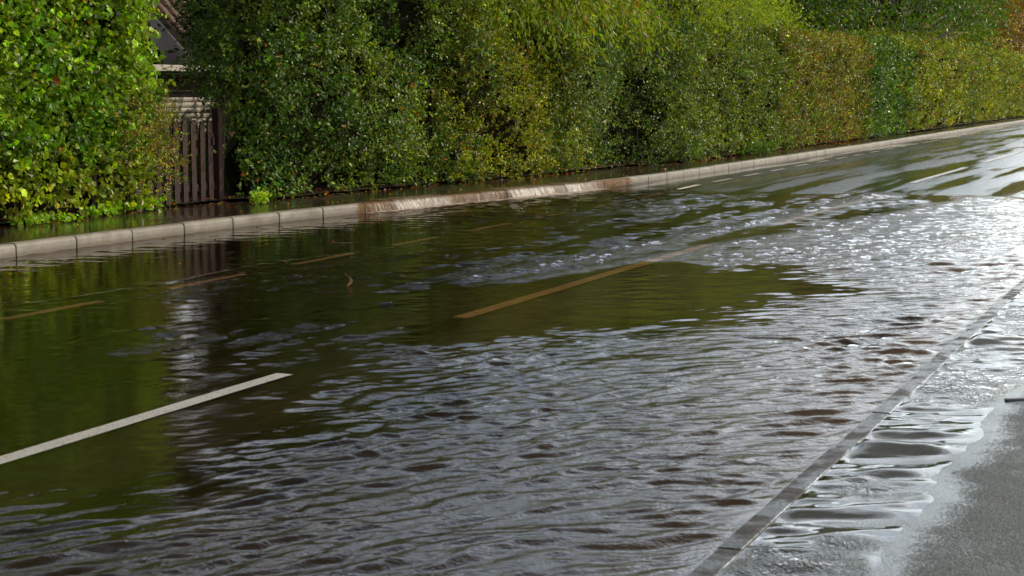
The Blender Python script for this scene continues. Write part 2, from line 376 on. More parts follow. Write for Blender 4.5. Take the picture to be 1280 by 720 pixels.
while s < 125:
    sm = s + .46; p0 = W(s, float(kerb(s))); p1 = W(s+.92, float(kerb(s+.92))); an = math.atan2(p1[1]-p0[1], p1[0]-p0[0])
    if first is None: o = bmobj('kerb_stone', kerb_mesh(.905), M_kerb); first = o
    else: o = first.copy(); COL.objects.link(o)
    mid = ((p0[0]+p1[0])/2, (p0[1]+p1[1])/2, random.uniform(-.003,.003) + .012*float(sst(26, 34, s)))
    o.parent = KB; o.location = Vector(mid) - KB.location; o.rotation_euler = (random.uniform(-.012,.012), 0, an + random.uniform(-.003,.003)); s += .92
# kerb_mesh's y is negated n: the face turned to the road must look along +N, i.e. local -y after rotating x onto D
# near edging, almost drowned
EK = empty('edging_kerb', W(6, -1.57, 0)); tag(EK, 'dark wet edging kerb almost drowned between flood and footpath', kind='structure')
def edge_mesh():
    bm = bmesh.new(); box(bm, (0,0,-.05), (.911,.086,.14), bev=.003); return bm
first = None; s = -3.0
while s < 70:
    if first is None: o = bmobj('edging_stone', edge_mesh(), M_edging); first = o
    else: o = first.copy(); COL.objects.link(o)
    o.parent = EK; o.location = Vector(W(s, -1.567+random.uniform(-.004,.004), -.0145+random.uniform(-.002,.002))) - EK.location
    o.rotation_euler = (random.uniform(-.01,.01), random.uniform(-.003,.003), RZ + random.uniform(-.003,.003)); s += .914

# ------------------------------------------------------------------ water
def skewsin(p): return np.sin(p - .60*np.sin(p))
def wave_sum(P, lam0, lam1, n, dirdeg, spread, seed, slope=1.0):
    r = np.random.RandomState(seed); H = np.zeros(len(P))
    for i in range(n):
        lam = lam0 * (lam1/lam0) ** r.rand(); k = 2*PI/lam; th = math.radians(dirdeg + spread*r.randn()); ph = r.rand()*2*PI
        a = 1/k / math.sqrt(n/2) * slope; H += a * skewsin(k*(P[:,0]*math.cos(th) + P[:,1]*math.sin(th)) + ph)
    return H
def chop(h, k): return h + k*(np.abs(h)) 
ys = [2.2]
while ys[-1] < 33: ys.append(ys[-1] + min(.05, max(.016, .0022*ys[-1])))
ys = np.array(ys); xs = np.arange(-11.0, 14.5, .027)
XX, YY = np.meshgrid(xs, ys); P = np.stack([XX.ravel(), YY.ravel()], 1)
S_, N_ = P @ D, P @ N
keep = (N_ < -1.565) & (N_ > kerb(S_)-.03) & (S_ > -1) & (road_z(S_, N_) < .012) & (np.abs(P[:,0]) < .44*P[:,1] + 2.6)
P0 = P; P = P + 1.5*np.stack([fbm(P0[:,0]*1.6, P0[:,1]*1.1, 0, 301, 5)-.5, 2.2*(fbm(P0[:,0]*1.6, P0[:,1]*1.1, 0, 302, 5)-.5)], 1)
strong = region(P, [(-300,690),(40,672),(180,650),(330,612),(352,585),(318,562),(400,500),(450,488),(520,438),(600,424),(800,416),(900,404),(990,372),(1060,352),(960,338),(850,332),(880,314),(1010,290),(1120,264),(1205,246),(1400,240),(1500,330),(900,760),(-400,900)], .8)
edgew = region(P, [(850,330),(880,316),(1010,291),(1120,265),(1210,246),(1290,248),(1290,300),(1100,340)], .25)
calm = region(P, [(560,400),(700,350),(860,330),(1060,345),(960,385),(800,412),(620,425)], .5)
P = P0
foref = sst(9.5, 6.5, P[:,1])
medium = region(P, [(430,370),(520,345),(640,300),(500,262),(700,240),(870,240),(1190,240),(900,296),(720,330),(620,352)], .6)
RSx = np.stack([S_, N_], 1)
stk = sst(.40, .62, fbm(S_*.9, N_*5.5, 0, 201, 4)); stk2 = sst(.42, .60, fbm(S_*1.6, N_*9, 0, 207, 4))
streak = stk2*np.maximum.reduce([region(P, q, .45) for q in (
    [(90,440),(200,412),(440,398),(520,418),(340,440),(150,452)], [(200,500),(300,462),(430,438),(480,444),(380,470),(260,510)],
    [(560,340),(640,318),(790,316),(700,338)], [(60,385),(280,338),(560,312),(620,325),(330,372)], [(360,450),(470,430),(560,436),(420,470)])])
r1 = np.array([un(*p) for p in [(570,348),(660,335),(740,322),(800,309),(860,297),(900,286),(960,276),(1040,257),(1112,240)]])
r2 = np.array([un(*p) for p in [(640,352),(760,332),(820,320),(890,307),(960,298),(1010,289),(1080,274),(1150,262),(1198,252),(1212,244),(1180,238)]])
r3 = [np.array([un(*p) for p in q]) for q in ([(360,512),(400,492),(470,484)], [(30,655),(150,648),(260,640),(350,618)], [(90,430),(150,415),(240,403)],
      [(235,486),(300,462),(360,450),(400,438)], [(20,382),(120,368),(230,350),(330,330),(430,318),(560,302),(660,280),(740,262)], [(340,404),(440,388),(500,380)])]
d1, d2 = seg_dist(P, r1), seg_dist(P, r2)
patch = fbm(P[:,0]*.9, P[:,1]*.6, 0, 77, 3)
warp = P + .10*np.stack([fbm(P[:,0]*2.2, P[:,1]*2.2, 0, 1)-.5, fbm(P[:,0]*2.2, P[:,1]*2.2, 0, 2)-.5], 1)*2
wl = sst(2.2, -1.2, P[:,0] - .12*(P[:,1]-6))
A = (1-wl)*wave_sum(warp, .10, .24, 44, 108, 11, 1, .20) + wl*wave_sum(warp, .11, .27, 44, 134, 13, 31, .18) + wave_sum(warp, .30, .75, 14, 118, 22, 2, .04)
A2 = wave_sum(warp, .05, .12, 50, 110, 34, 3, .15)
Z = strong*(.45+1.15*patch)*(1-.6*sst(12, 20, P[:,1]))*(A + .65*A2*np.clip(1.3-foref*.5,0,1))
Z = Z + A*(.045 + .10*medium*stk + .05*edgew) + A2*(.04 + .6*sst(.60,.82,vn(P[:,0]*4, P[:,1]*2.5, 0, 15))*sst(.45,.6,patch) + .50*medium*stk + .30*edgew + .45*streak)*(.4+1.1*patch)*(1-.55*sst(14, 22, P[:,1]))
A3 = wave_sum(warp, .16, .52, 48, 97, 22, 81, .095)
Z = Z + A3*(.05 + .16*sst(-3.2,-.5,P[:,0])*(.3+1.2*stk2) + .45*np.exp(-((N_-kerb(S_))/.7)**2) + 1.6*medium*(.35+.9*stk)*(.4+patch) + 1.6*streak + .95*strong*sst(11, 18, P[:,1]))
rid = np.exp(-(d1/.20)**2); rid2 = np.exp(-(d2/.12)**2)
Z = Z + .020*rid*(1+.5*(patch-.5)) + .013*rid2 + (rid*.7+rid2*.6)*A2
for q in r3: dq = seg_dist(P, q); Z = Z + np.exp(-(dq/.035)**2)*(.0045)*(.3+1.4*vn(P[:,0]*5, P[:,1]*5, 0, 8))
kd = N_ - kerb(S_); casc = sst(19.4, 20.0, S_)*sst(26.6, 24.5, S_)
foam = casc*np.exp(-(kd/.20)**2)*1.6*(.6+.8*vn(S_*3, N_*3, 0, 5)) + .40*np.exp(-((kd-.0)/.9)**2)*sst(20.5, 24, S_)*sst(29, 26, S_) + .32*rid + .12*rid2
foam = foam + .32*np.exp(-(seg_dist(P, np.array([un(*p) for p in [(620,272),(700,258),(760,246),(840,238)]]))/.22)**2)
Z = Z + casc*np.exp(-(kd/.45)**2)*A2*1.2
depth = np.clip(-road_z(S_, N_), 0, .1)
murk = np.clip(.06 + .20*sst(.010, .05, depth) + .12*(patch-.5), .02, .9)
fine = np.clip(.015 + .12*medium*(.15+1.1*stk) + .10*strong + .15*edgew + .16*streak + .4*rid + .3*rid2 + .5*casc*np.exp(-(kd/.5)**2), 0, 1)
fine = fine * np.where(kd < 1.2, .8, 1) * (1 - .25*calm)
near_edge = sst(-1.60, -1.72, N_); Z = Z*near_edge * sst(-.005, .02, depth+.0)
def submesh(XX, Y, Z, keep, attrs, name, mat, z0):
    nr, nc = XX.shape; F = grid_faces(nr, nc); k = keep[F].all(1); F = F[k]
    used = np.zeros(nr*nc, bool); used[F.ravel()] = True; idx = np.cumsum(used)-1
    V = np.stack([XX.ravel(), Y.ravel(), Z + z0], 1)[used]
    return npmesh(name, V, idx[F], mat, attrs={a: b[used] for a, b in attrs.items()})
fw = submesh(XX, YY, Z, keep, dict(fine=fine, murk=murk, foam=foam), 'flood_water', M_water, 0.0)
tag(fw, 'brown rippled flood water covering both lanes of the road', kind='structure')
# puddle on the near footpath
ys2 = np.arange(3.0, 30, .02); xs2 = np.arange(-.5, 12.5, .03)
XX, YY = np.meshgrid(xs2, ys2); P = np.stack([XX.ravel(), YY.ravel()], 1); S_, N_ = P @ D, P @ N
keep = (N_ > -1.56) & (N_ < .3) & (path_z(S_, N_) < .010)
patch = fbm(P[:,0]*2.0, P[:,1]*1.6, 0, 99, 3)
wfade = sst(.3, -1.2, N_)*sst(4.5, 6.0, S_)
wfade = wfade*sst(-1.535, -1.47, N_)
Z = wfade*(wave_sum(P + .06*(patch[:,None]-.5), .16, .7, 22, 98, 20, 5, .14) + sst(.28,.50,patch)*wave_sum(P, .06, .18, 44, 96, 24, 6, .13))*sst(-.004, .012, -path_z(S_, N_))
pud = submesh(XX, YY, Z, keep, dict(fine=.02+.60*wfade*sst(.45,.60,patch), murk=np.full(len(P), .12), foam=0*N_), 'puddle', M_puddle, .0015)
tag(pud, 'shallow puddle on the footpath reflecting pale sky', kind='structure')
# water pouring over the kerb from the footway
cs_ = np.arange(19.55, 27.2, .012); prof = np.array([(-.30,.006),(-.16,.010),(-.08,.012),(-.03,.010),(.004,-.004),(.022,-.030),(.032,-.062),(.040,-.095),(.050,-.125),(.07,-.135)])
amp = sst(19.55, 19.9, cs_)*sst(26.6, 24.4, cs_)
flut = fbm(cs_*3.6, 0*cs_, 0, 61, 3); gap = sst(.36, .50, fbm(cs_*1.1, 0*cs_+3, 0, 63, 2)); fluf = vn(cs_*28, 0*cs_, 0, 64)
thick = amp*(.25+.75*gap)*(.35+.9*flut+.25*fluf)
V = []
for j, (pn, pz) in enumerate(prof):
    push = (.0 if j < 3 else .030*(j-2)/5)*thick*1.6 - .004
    n_v = kerb(cs_) + pn*(1 if j < 4 else 1) + push
    z_v = PAVE_Z + pz*(1 if j > 3 else .25+.9*thick) + (.006*thick if j < 5 else 0)
    if j == 9: z_v = np.full_like(cs_, -.012)
    V.append(np.stack([cs_*D[0]+n_v*N[0], cs_*D[1]+n_v*N[1], z_v + 0*cs_], 1))
V = np.stack(V, 1).reshape(-1, 3)
def mat_cascade():
    m, t, o = newmat('falling_water'); g = geo(t)
    mp = n_(t, 'Mapping'); mp.inputs['Rotation'].default_value = (0, 0, -RZ); t.links.new(g, mp.inputs[0])
    st = noise(t, mp.outputs[0], 30, 5, .7, (1.6, .2, .12)); th = n_(t, 'Attribute', attribute_name='thick').outputs['Fac']
    b = bump(t, st, .9, .02)
    tr = n_(t, 'BsdfTransparent'); tr.inputs[0].default_value = (.74,.60,.45,1)
    p = n_(t, 'BsdfPrincipled', Roughness=.22); t.links.new(mixc(t, ramp(t, st, (.42, 0.0), (.66, 1.0)), (.10,.062,.034), (.37,.285,.20)), p.inputs['Base Color']); t.links.new(b, p.inputs['Normal'])
    s = n_(t, 'MixShader'); f = mth(t, 'ADD', mth(t,'MULTIPLY', ramp(t, st, (.35, 0.0), (.60, 1.0)), .6), mth(t, 'SUBTRACT', th, .35)); c = n_(t, 'Clamp'); t.links.new(f, c.inputs[0])
    t.links.new(c.outputs[0], s.inputs[0]); t.links.new(tr.outputs[0], s.inputs[1]); t.links.new(p.outputs[0], s.inputs[2]); t.links.new(s.outputs[0], o.inputs[0]); return m
casc_o = npmesh('overflow_water', V, grid_faces(len(cs_), len(prof))[:, ::-1], mat_cascade(), attrs=dict(thick=np.repeat(np.clip(thick,0,1)[:,None], len(prof), 1)))
tag(casc_o, 'brown water pouring from the footway over the kerb into the flooded road', kind='structure')

# ------------------------------------------------------------------ foliage
def unit(v): return v / (np.linalg.norm(v, axis=1, keepdims=True) + 1e-9)
def leaf_mesh(name, C, X, Nn, L, Wd, col, mat, parent=None, six=False, fold=.25, rs=RS):
    """C base points, X midrib direction, Nn leaf normal, L length, Wd width; folded along the midrib"""
    Y = unit(np.cross(Nn, X)); Z_ = unit(np.cross(X, Y)); L = L[:,None]; Wd = Wd[:,None]; k = len(C); f = fold
    if six:
        pts = [C, C+X*L*.33+Y*Wd*.5+Z_*Wd*f*.5, C+X*L*.72+Y*Wd*.36+Z_*Wd*f*.2, C+X*L-Z_*Wd*.18, C+X*L*.72-Y*Wd*.36+Z_*Wd*f*.2, C+X*L*.33-Y*Wd*.5+Z_*Wd*f*.5]
        V = np.stack(pts, 1).reshape(-1, 3); b = np.arange(k)[:,None]*6
        F = np.concatenate([b+np.array([[0,1,2,3]]), b+np.array([[0,3,4,5]])], 0)
        c = np.repeat(col, 6, 0)
    else:
        pts = [C, C+X*L*.45+Y*Wd*.5+Z_*Wd*f*.5, C+X*L-Z_*Wd*.12, C+X*L*.45-Y*Wd*.5+Z_*Wd*f*.5]
        V = np.stack(pts, 1).reshape(-1, 3); b = np.arange(k)[:,None]*4
        F = np.concatenate([b+np.array([[0,1,2]]), b+np.array([[0,2,3]])], 0); c = np.repeat(col, 4, 0)
    o = npmesh(name, V, F, mat, parent=parent, colattr=c, smooth=False); o['kind'] = 'stuff'; return o
def shoots_to_leaves(O, Dr, Ls, K, size, aspect, spread, out, scol, rs, sizev=.35, cv=.25, droop=0., odd=(), flat=.55, up=.55):
    """K leaves along each shoot; returns the leaf arrays"""
    m = len(O); t = (np.arange(K)[None,:] + rs.rand(m, K)) / K
    base = O[:,None,:] + Dr[:,None,:]*(t*Ls[:,None])[...,None]
    if droop: base[..., 2] -= droop*(t**2)*Ls[:,None]
    rnd = unit(rs.randn(m*K, 3)); Dk = np.repeat(Dr, K, 0); side = unit(np.cross(Dk, rnd))
    C = base.reshape(-1, 3) + side*size*.25*rs.rand(m*K, 1)
    X = unit(Dk*.6 + side*spread + .35*rs.randn(m*K, 3) + np.array([0,0,-droop*.9]))
    outk = np.repeat(out, K, 0)
    Nn = unit(outk*flat + np.array([0,0,up]) + .55*rs.randn(m*K, 3))
    L = size*np.exp(sizev*rs.randn(m*K)*.6); Wd = L*aspect*(.85+.3*rs.rand(m*K))
    c = np.repeat(scol*np.array([1.92,1.72,.55]), K, 0) * np.exp(cv*rs.randn(m*K, 1)) * (1 + .12*rs.randn(m*K, 3))
    for (pr, oc) in odd:
        q = rs.rand(m*K) < pr; c[q] = np.array(oc) * (.6+.8*rs.rand(q.sum(), 1))
    return C, X, Nn, L, Wd, np.clip(c, .004, .9)
def build_leaves(name, parts, mat, parent, six=False, fold=.25):
    A = [np.concatenate(z, 0) for z in zip(*parts)]
    return leaf_mesh(name, *A, mat, parent, six, fold)

def hedge(name, label, cat, s0, s1, H, size=.042, aspect=.7, cols=((.05,.09,.015),(.09,.13,.02)), dens=190, K=9, Ls=.24, base_in=0., depth=1.6, r=.45,
          amp=.12, amps=1.2, endr=(0,0), z0=.12, mat=None, six=False, odd=(), group=None, seed=1, droop=0., lean=0., hole=.30, upd=.45, patchf=None, stems=8, trans=0, flat=.55, thin=0., zmin=.02, cv=.25, vert=0., rag=0., hollow=0.):
    rs = np.random.RandomState(seed); mat = mat or M_leaf
    sm = (s0+s1)/2; rt = empty(name, W(sm, float(hb(sm))-.5, z0)); loc = np.array(rt.location)
    Hf = (lambda s: H(s)) if callable(H) else (lambda s: 0*s + H)
    def surf(s, a, off=0.0):
        h = Hf(s); rr = np.minimum(r, h*.45); a1 = h-rr; a2 = a1 + rr*PI/2
        th = np.clip((a-a1)/rr, 0, PI/2)
        n = np.where(a < a1, 0, -rr*(1-np.cos(th))) - np.clip(a-a2, 0, None)
        z = np.where(a < a1, a, a1 + rr*np.sin(th)); no, nz = np.cos(th), np.sin(th)
        n = n - base_in + lean*np.clip(z, 0, 9)
        ns = 0*s
        for e, (sx, sg, rv) in enumerate(((s0, -1, endr[0]), (s1, 1, endr[1]))):
            if rv > 0:
                x = np.clip((rv - (s-sx)*(-sg))/rv, 0, 1); n = n - rv*(1-np.sqrt(np.maximum(1-x*x, 0))); ns = ns + sg*x
        no = no*np.sqrt(np.clip(1-ns**2, 0, 1))
        bulge = amp*((fbm(s/amps, z/amps*1.2, n/amps, seed*7+1, 3)-.5)*3.0) + amp*.35*((fbm(s*3.3, z*3.3, n*3.3, seed*7+5, 2)-.5)*2)
        low = sst(0, .35, z); bulge = bulge*(.35+.65*low) - .02*(1-low)*min(1, amp*8)
        nn = hb(s) + n + (bulge+off)*no; z2 = z + (bulge+off)*nz; s2 = s + (bulge+off)*ns
        return s2, nn, z2, ns, no, nz
    Hm = float(np.max(Hf(np.linspace(s0, s1, 20)))); area = (s1-s0)*(Hm+depth); m = int(area*dens)
    s = s0 + (s1-s0)*rs.rand(m); a = rs.rand(m)*(Hm+depth); a = np.where(a > Hf(s)+depth, a*.9, a)
    s = np.clip(s, s0+1e-3, s1-1e-3)
    e0 = fbm(a*1.1, s*.9, 0, 901, 3); rg = (e0-.5)*3.2*rag
    hn = fbm(s*1.9, a*1.9, 0, seed*3+2, 3); ok = (s - rg > s0 + rag*.5 if rag and not endr[0] > .6 else s > -99) & (s - rg < s1 - rag*.5 if rag else s > -99); s, a, hn = s[ok], a[ok], hn[ok]; m = len(s)
    ok = (hn > hole*rs.rand(m)*1.35) & (a > zmin*rs.rand(m)); s, a = s[ok], a[ok]; m = len(s)
    off = -.26*rs.rand(m)**1.6 - hollow*sst(.50, .34, fbm(s*1.0+.6*a, a*1.7-.3*s, 0, seed+300, 3))*sst(.1,.7,a)
    s2, nn, z, ns, no, nz = surf(s, a, off)
    O = np.stack([s2*D[0]+nn*N[0], s2*D[1]+nn*N[1], z+z0], 1)
    out_ = unit(np.stack([ns*D[0]+no*N[0], ns*D[1]+no*N[1], nz], 1)); 
    Dr = unit(out_*.75 + np.array([0,0,upd]) + .55*rs.randn(m, 3) + vert*np.array([0,0,1.]))
    c0, c1 = np.array(cols[0]), np.array(cols[1]); pf = np.clip(fbm(s*1.1, a*1.1, 0, seed+50, 3)*1.9-.45 + .25*rs.randn(m), 0, 1)[:,None]
    sc = c0*(1-pf) + c1*pf
    if patchf is not None: sc = patchf(s, z, sc, rs)
    sc = sc * np.exp(.38*rs.randn(m, 1)); Lsv = Ls*(.55+.9*rs.rand(m))
    Lv = shoots_to_leaves(O, Dr, Lsv, K, size, aspect, .7, out_, sc, rs, droop=droop, odd=odd, flat=flat, cv=cv)
    Lv = (Lv[0]-loc,)+Lv[1:]
    if thin: q = rs.rand(len(Lv[0])) > thin; Lv = tuple(x[q] for x in Lv)
    build_leaves('foliage', [Lv], mat, rt, six)
    # added near-black core that blocks light between the leaves, shade in its colour
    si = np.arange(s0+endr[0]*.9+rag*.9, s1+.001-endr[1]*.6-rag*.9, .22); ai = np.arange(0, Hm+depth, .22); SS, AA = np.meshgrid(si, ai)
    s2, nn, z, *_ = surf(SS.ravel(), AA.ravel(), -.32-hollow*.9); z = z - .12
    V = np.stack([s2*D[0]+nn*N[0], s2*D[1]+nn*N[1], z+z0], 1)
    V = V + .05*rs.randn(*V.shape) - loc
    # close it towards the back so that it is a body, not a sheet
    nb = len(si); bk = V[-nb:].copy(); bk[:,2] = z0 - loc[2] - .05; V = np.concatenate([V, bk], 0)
    inner = npmesh('dark_core', V, grid_faces(len(ai)+1, nb), M_inner, parent=rt, smooth=False)
    paths = []
    for i in range(stems):
        sx = s0 + (s1-s0)*(i+.5+.5*(random.random()-.5))/stems; nx = float(hb(sx)) - base_in - (.42 if hollow else .20) - random.random()*.18
        p = np.array(W(sx, nx, z0-.05)); pth = []; hh = min(1.6, Hm*.55)
        dx = random.uniform(-.25,.25); dn = random.uniform(-.2,.15)
        for q in range(5):
            tt = q/4; pth.append((tuple(p + np.array(W(dx*tt*hh*.5, dn*tt*hh*.5, hh*tt)) - loc), (.022-.014*tt)*random.uniform(.7,1.2)))
        paths.append(pth)
    if paths: TV, TF = tubes(paths, 5); npmesh('stems', np.array([tuple(v) for v in TV]), TF, M_bark, parent=rt)['kind'] = 'stuff'
    tag(rt, label, cat, group); return rt

def tree(name, label, s, n, H, crown, size=.08, aspect=.45, cols=((.03,.06,.012),(.06,.10,.02)), clumps=90, per=26, K=8, Ls=.4, droop=0., trunk=.12, seed=1, mat=None, odd=(), z0=-.1, cat='tree', six=False, cl=.55, group=None, bare=0):
    """crown = (rs, rn, rz, zc): ellipsoid half sizes along the road, across it, up; centre height"""
    rs = np.random.RandomState(seed); mat = mat or M_leafm; rt = empty(name, W(s, n, z0)); loc = np.array(rt.location)
    ra, rb, rc, zc = crown
    u = unit(rs.randn(clumps, 3)); u[:,2] = np.where(u[:,2] < -.75, -u[:,2], u[:,2]); rad = .55 + .45*rs.rand(clumps, 1)**.6
    cc = u*rad*np.array([ra, rb, rc]); 
    m = clumps*per; off = rs.randn(m, 3)*cl*np.array([1,1,.55])*.6
    q = np.repeat(cc, per, 0) + off
    outl = unit(np.repeat(u, per, 0)*.6 + unit(off)); outw = np.stack([outl[:,0]*D[0]+outl[:,1]*N[0], outl[:,0]*D[1]+outl[:,1]*N[1], outl[:,2]], 1)
    O = np.stack([q[:,0]*D[0]+q[:,1]*N[0], q[:,0]*D[1]+q[:,1]*N[1], q[:,2]+zc-z0], 1)
    Dr = unit(outw*.8 + np.array([0,0,.15-droop]) + .5*rs.randn(m, 3))
    c0, c1 = np.array(cols[0]), np.array(cols[1]); pf = np.repeat(rs.rand(clumps, 1), per, 0)*.7 + .3*rs.rand(m, 1); sc = c0*(1-pf)+c1*pf
    Lv = shoots_to_leaves(O, Dr, Ls*(.6+.8*rs.rand(m)), K, size, aspect, .6, outw, sc, rs, droop=droop, odd=odd, cv=.22)
    keep = Lv[0][:,2] > .1
    build_leaves('crown', [tuple(x[keep] for x in Lv)], mat, rt, six)
    paths = [[((0,0,-.3), trunk*1.2), ((.05,.02,(zc-z0)*.5), trunk*.85), ((0,.05,zc-z0), trunk*.55), ((.1,0,zc-z0+rc*.7), trunk*.15)]]
    for i in range(0, clumps, 2):
        c = cc[i]; e = np.array([c[0]*D[0]+c[1]*N[0], c[0]*D[1]+c[1]*N[1], c[2]+zc-z0]); b = np.array([0, 0, max(.4, (e[2]*.55+.2))]); mid = (b*.5+e*.5) + rs.randn(3)*.12
        paths.append([(tuple(b), trunk*.32), (tuple(mid), trunk*.18), (tuple(e), .006)])
    TV, TF = tubes(paths, 5); npmesh('trunk', np.array([tuple(v) for v in TV]), TF, M_bark, parent=rt)
    tag(rt, label, cat, group); return rt

OR, YL, RD, BR = (.45,.13,.02), (.42,.34,.03), (.30,.05,.02), (.16,.07,.03)
# ivy-clad hedge at the left end, its right face turned to the sun
def left_patch(s, z, c, rs):
    q = sst(.9, .3, z)[:,None]*.55; c = c*(1-q) + np.array([.15,.17,.018])*q; return c
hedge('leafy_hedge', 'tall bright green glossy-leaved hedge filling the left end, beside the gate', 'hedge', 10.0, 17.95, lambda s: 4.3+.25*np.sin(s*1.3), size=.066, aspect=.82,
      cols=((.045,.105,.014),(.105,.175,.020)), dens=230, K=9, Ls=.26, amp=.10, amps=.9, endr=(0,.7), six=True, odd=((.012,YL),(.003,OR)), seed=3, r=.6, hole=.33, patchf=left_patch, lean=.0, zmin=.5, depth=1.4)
hedge('twiggy_shrub', 'small reddish-brown twiggy shrub between the tall left hedge and gate', 'shrub', 16.55, 18.35, 1.55, size=.034, aspect=.6, cols=((.05,.08,.02),(.11,.12,.03)), dens=520, K=10, Ls=.2,
      amp=.12, amps=.6, endr=(.5,.6), odd=((.04,OR),(.04,BR),(.02,RD)), seed=4, r=.5, hole=.4, depth=.6, stems=26, thin=.15, zmin=1.0, base_in=-.10)
# overgrown shrubs right of the gate
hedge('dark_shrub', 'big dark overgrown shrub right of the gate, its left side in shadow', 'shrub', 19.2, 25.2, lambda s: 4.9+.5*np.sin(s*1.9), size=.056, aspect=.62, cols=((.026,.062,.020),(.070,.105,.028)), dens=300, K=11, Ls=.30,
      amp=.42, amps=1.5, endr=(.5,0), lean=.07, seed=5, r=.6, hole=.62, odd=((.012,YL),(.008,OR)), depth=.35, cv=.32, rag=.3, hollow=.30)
hedge('golden_shrub', 'yellowish-green small-leaved shrub behind the water pouring over the kerb', 'shrub', 23.8, 29.2, lambda s: 2.5+.2*np.sin(s*2.3), size=.048, aspect=.6, cols=((.030,.062,.014),(.13,.150,.016)), dens=330, K=10, Ls=.2,
      amp=.24, amps=1.1, lean=.03, seed=6, r=.6, hole=.55, odd=((.05,YL),(.02,OR),(.008,RD)), depth=1.0, rag=.5, hollow=.22)
hedge('glossy_shrub', 'dark glossy shrub with pale glinting leaves beneath the drooping cherry', 'shrub', 27.2, 34.6, lambda s: 2.55+.25*np.sin(s*1.5), size=.056, aspect=.5, cols=((.022,.052,.020),(.07,.105,.035)), dens=230, K=10, Ls=.28,
      amp=.40, amps=1.7, lean=.02, seed=8, r=.9, hole=.62, odd=((.02,YL),), depth=1.4, cv=.32, rag=.5, hollow=.28)
hedge('mixed_hedge', 'olive green mixed hedge under the feathery light green shrub', 'hedge', 32.4, 42.2, lambda s: 2.45+.035*(s-33), size=.056, aspect=.6, cols=((.035,.070,.018),(.085,.115,.024)), dens=190, K=10, Ls=.24,
      amp=.12, amps=1.1, seed=9, r=.6, hole=.5, odd=((.02,YL),(.03,BR)), depth=1.4, rag=.6, hollow=.25)
hedge('trimmed_hedge', 'reddish-tinged clipped hedge left of the ivy patch', 'hedge', 40.2, 51.0, 2.75, size=.060, aspect=.6, cols=((.050,.085,.016),(.115,.120,.028)), dens=130, K=10, Ls=.24,
      amp=.05, amps=1.4, seed=10, r=.3, hole=.4, odd=((.05,RD),(.05,BR),(.03,OR)), depth=1.6, vert=.6, rag=.6)
hedge('ivy_hedge', 'narrow dark ivy-covered stretch between the two clipped hedges', 'hedge', 49.2, 57.4, 2.85, size=.072, aspect=.8, cols=((.025,.065,.022),(.055,.10,.03)), dens=90, K=9, Ls=.28,
      amp=.14, amps=1.0, seed=12, r=.4, hole=.55, depth=1.4, rag=.8)
hedge('clipped_hedge', 'long yellow-green clipped hedge running out of view at the right', 'hedge', 55.2, 128.0, 2.95, size=.085, aspect=.62, cols=((.055,.095,.016),(.13,.15,.024)), dens=34, K=10, Ls=.34,
      amp=.08, amps=1.8, seed=13, r=.35, hole=.42, odd=((.03,OR),(.03,BR)), depth=2.0, vert=.7, stems=20, rag=.8)
hedge('background_thicket', 'dark thicket behind the cherry and the feathery tree', 'thicket', 26.5, 60.0, 3.5, size=.10, aspect=.6, cols=((.015,.035,.012),(.03,.055,.018)), dens=34, K=10, Ls=.35,
      amp=.3, amps=1.8, seed=14, r=.6, hole=.3, base_in=2.9, depth=1.0, stems=0)
# trees and shrubs behind
tree('drooping_cherry', 'cherry tree with long drooping yellow-green leaves above the golden shrub', 29.2, -11.75, 5.2, (4.6,1.25,1.35,3.65), size=.115, aspect=.32, cols=((.06,.10,.02),(.14,.18,.03)), clumps=190, per=22, K=7, Ls=.45, droop=.75, seed=21, cl=.55, odd=((.02,OR),(.02,BR)), six=True)
tree('feathery_shrub', 'light green feathery tree rising above the mixed hedge', 40.0, -12.2, 5.0, (6.4,1.7,1.5,3.55), size=.07, aspect=.4, cols=((.09,.15,.015),(.16,.22,.025)), clumps=210, per=34, K=8, Ls=.38, seed=22, cl=.5, odd=((.01,YL),))
tree('dark_tree', 'dark green broad tree leaning over the clipped hedges', 72.0, -13.0, 9, (20.0,3.0,3.6,5.6), size=.17, aspect=.45, cols=((.018,.045,.018),(.05,.10,.022)), clumps=260, per=24, K=8, Ls=.8, seed=23, cl=1.0, trunk=.2)
tree('yellow_bush', 'pale yellow-green bush above the long clipped hedge', 82.0, -14.0, 5, (26,2.2,1.4,3.2), size=.16, aspect=.5, cols=((.12,.15,.03),(.24,.21,.04)), clumps=130, per=16, K=7, Ls=.6, seed=24, cl=.9, cat='bush')
tree('brown_tree', 'bare-looking reddish-brown tree at the top right corner', 120.0, -16.0, 8, (34,3.5,3.6,5.6), size=.2, aspect=.5, cols=((.07,.045,.02),(.13,.07,.03)), clumps=420, per=18, K=7, Ls=1.1, seed=25, cl=1.3, odd=((.1,YL),))
tree('red_berried_tree', 'dark tree with russet leaves behind the dark shrub', 24.2, -13.3, 5, (1.8,1.2,1.6,3.6), size=.075, aspect=.4, cols=((.025,.06,.022),(.05,.085,.025)), clumps=80, per=28, K=8, Ls=.4, seed=26, cl=.5, odd=((.12,RD),(.03,OR)))
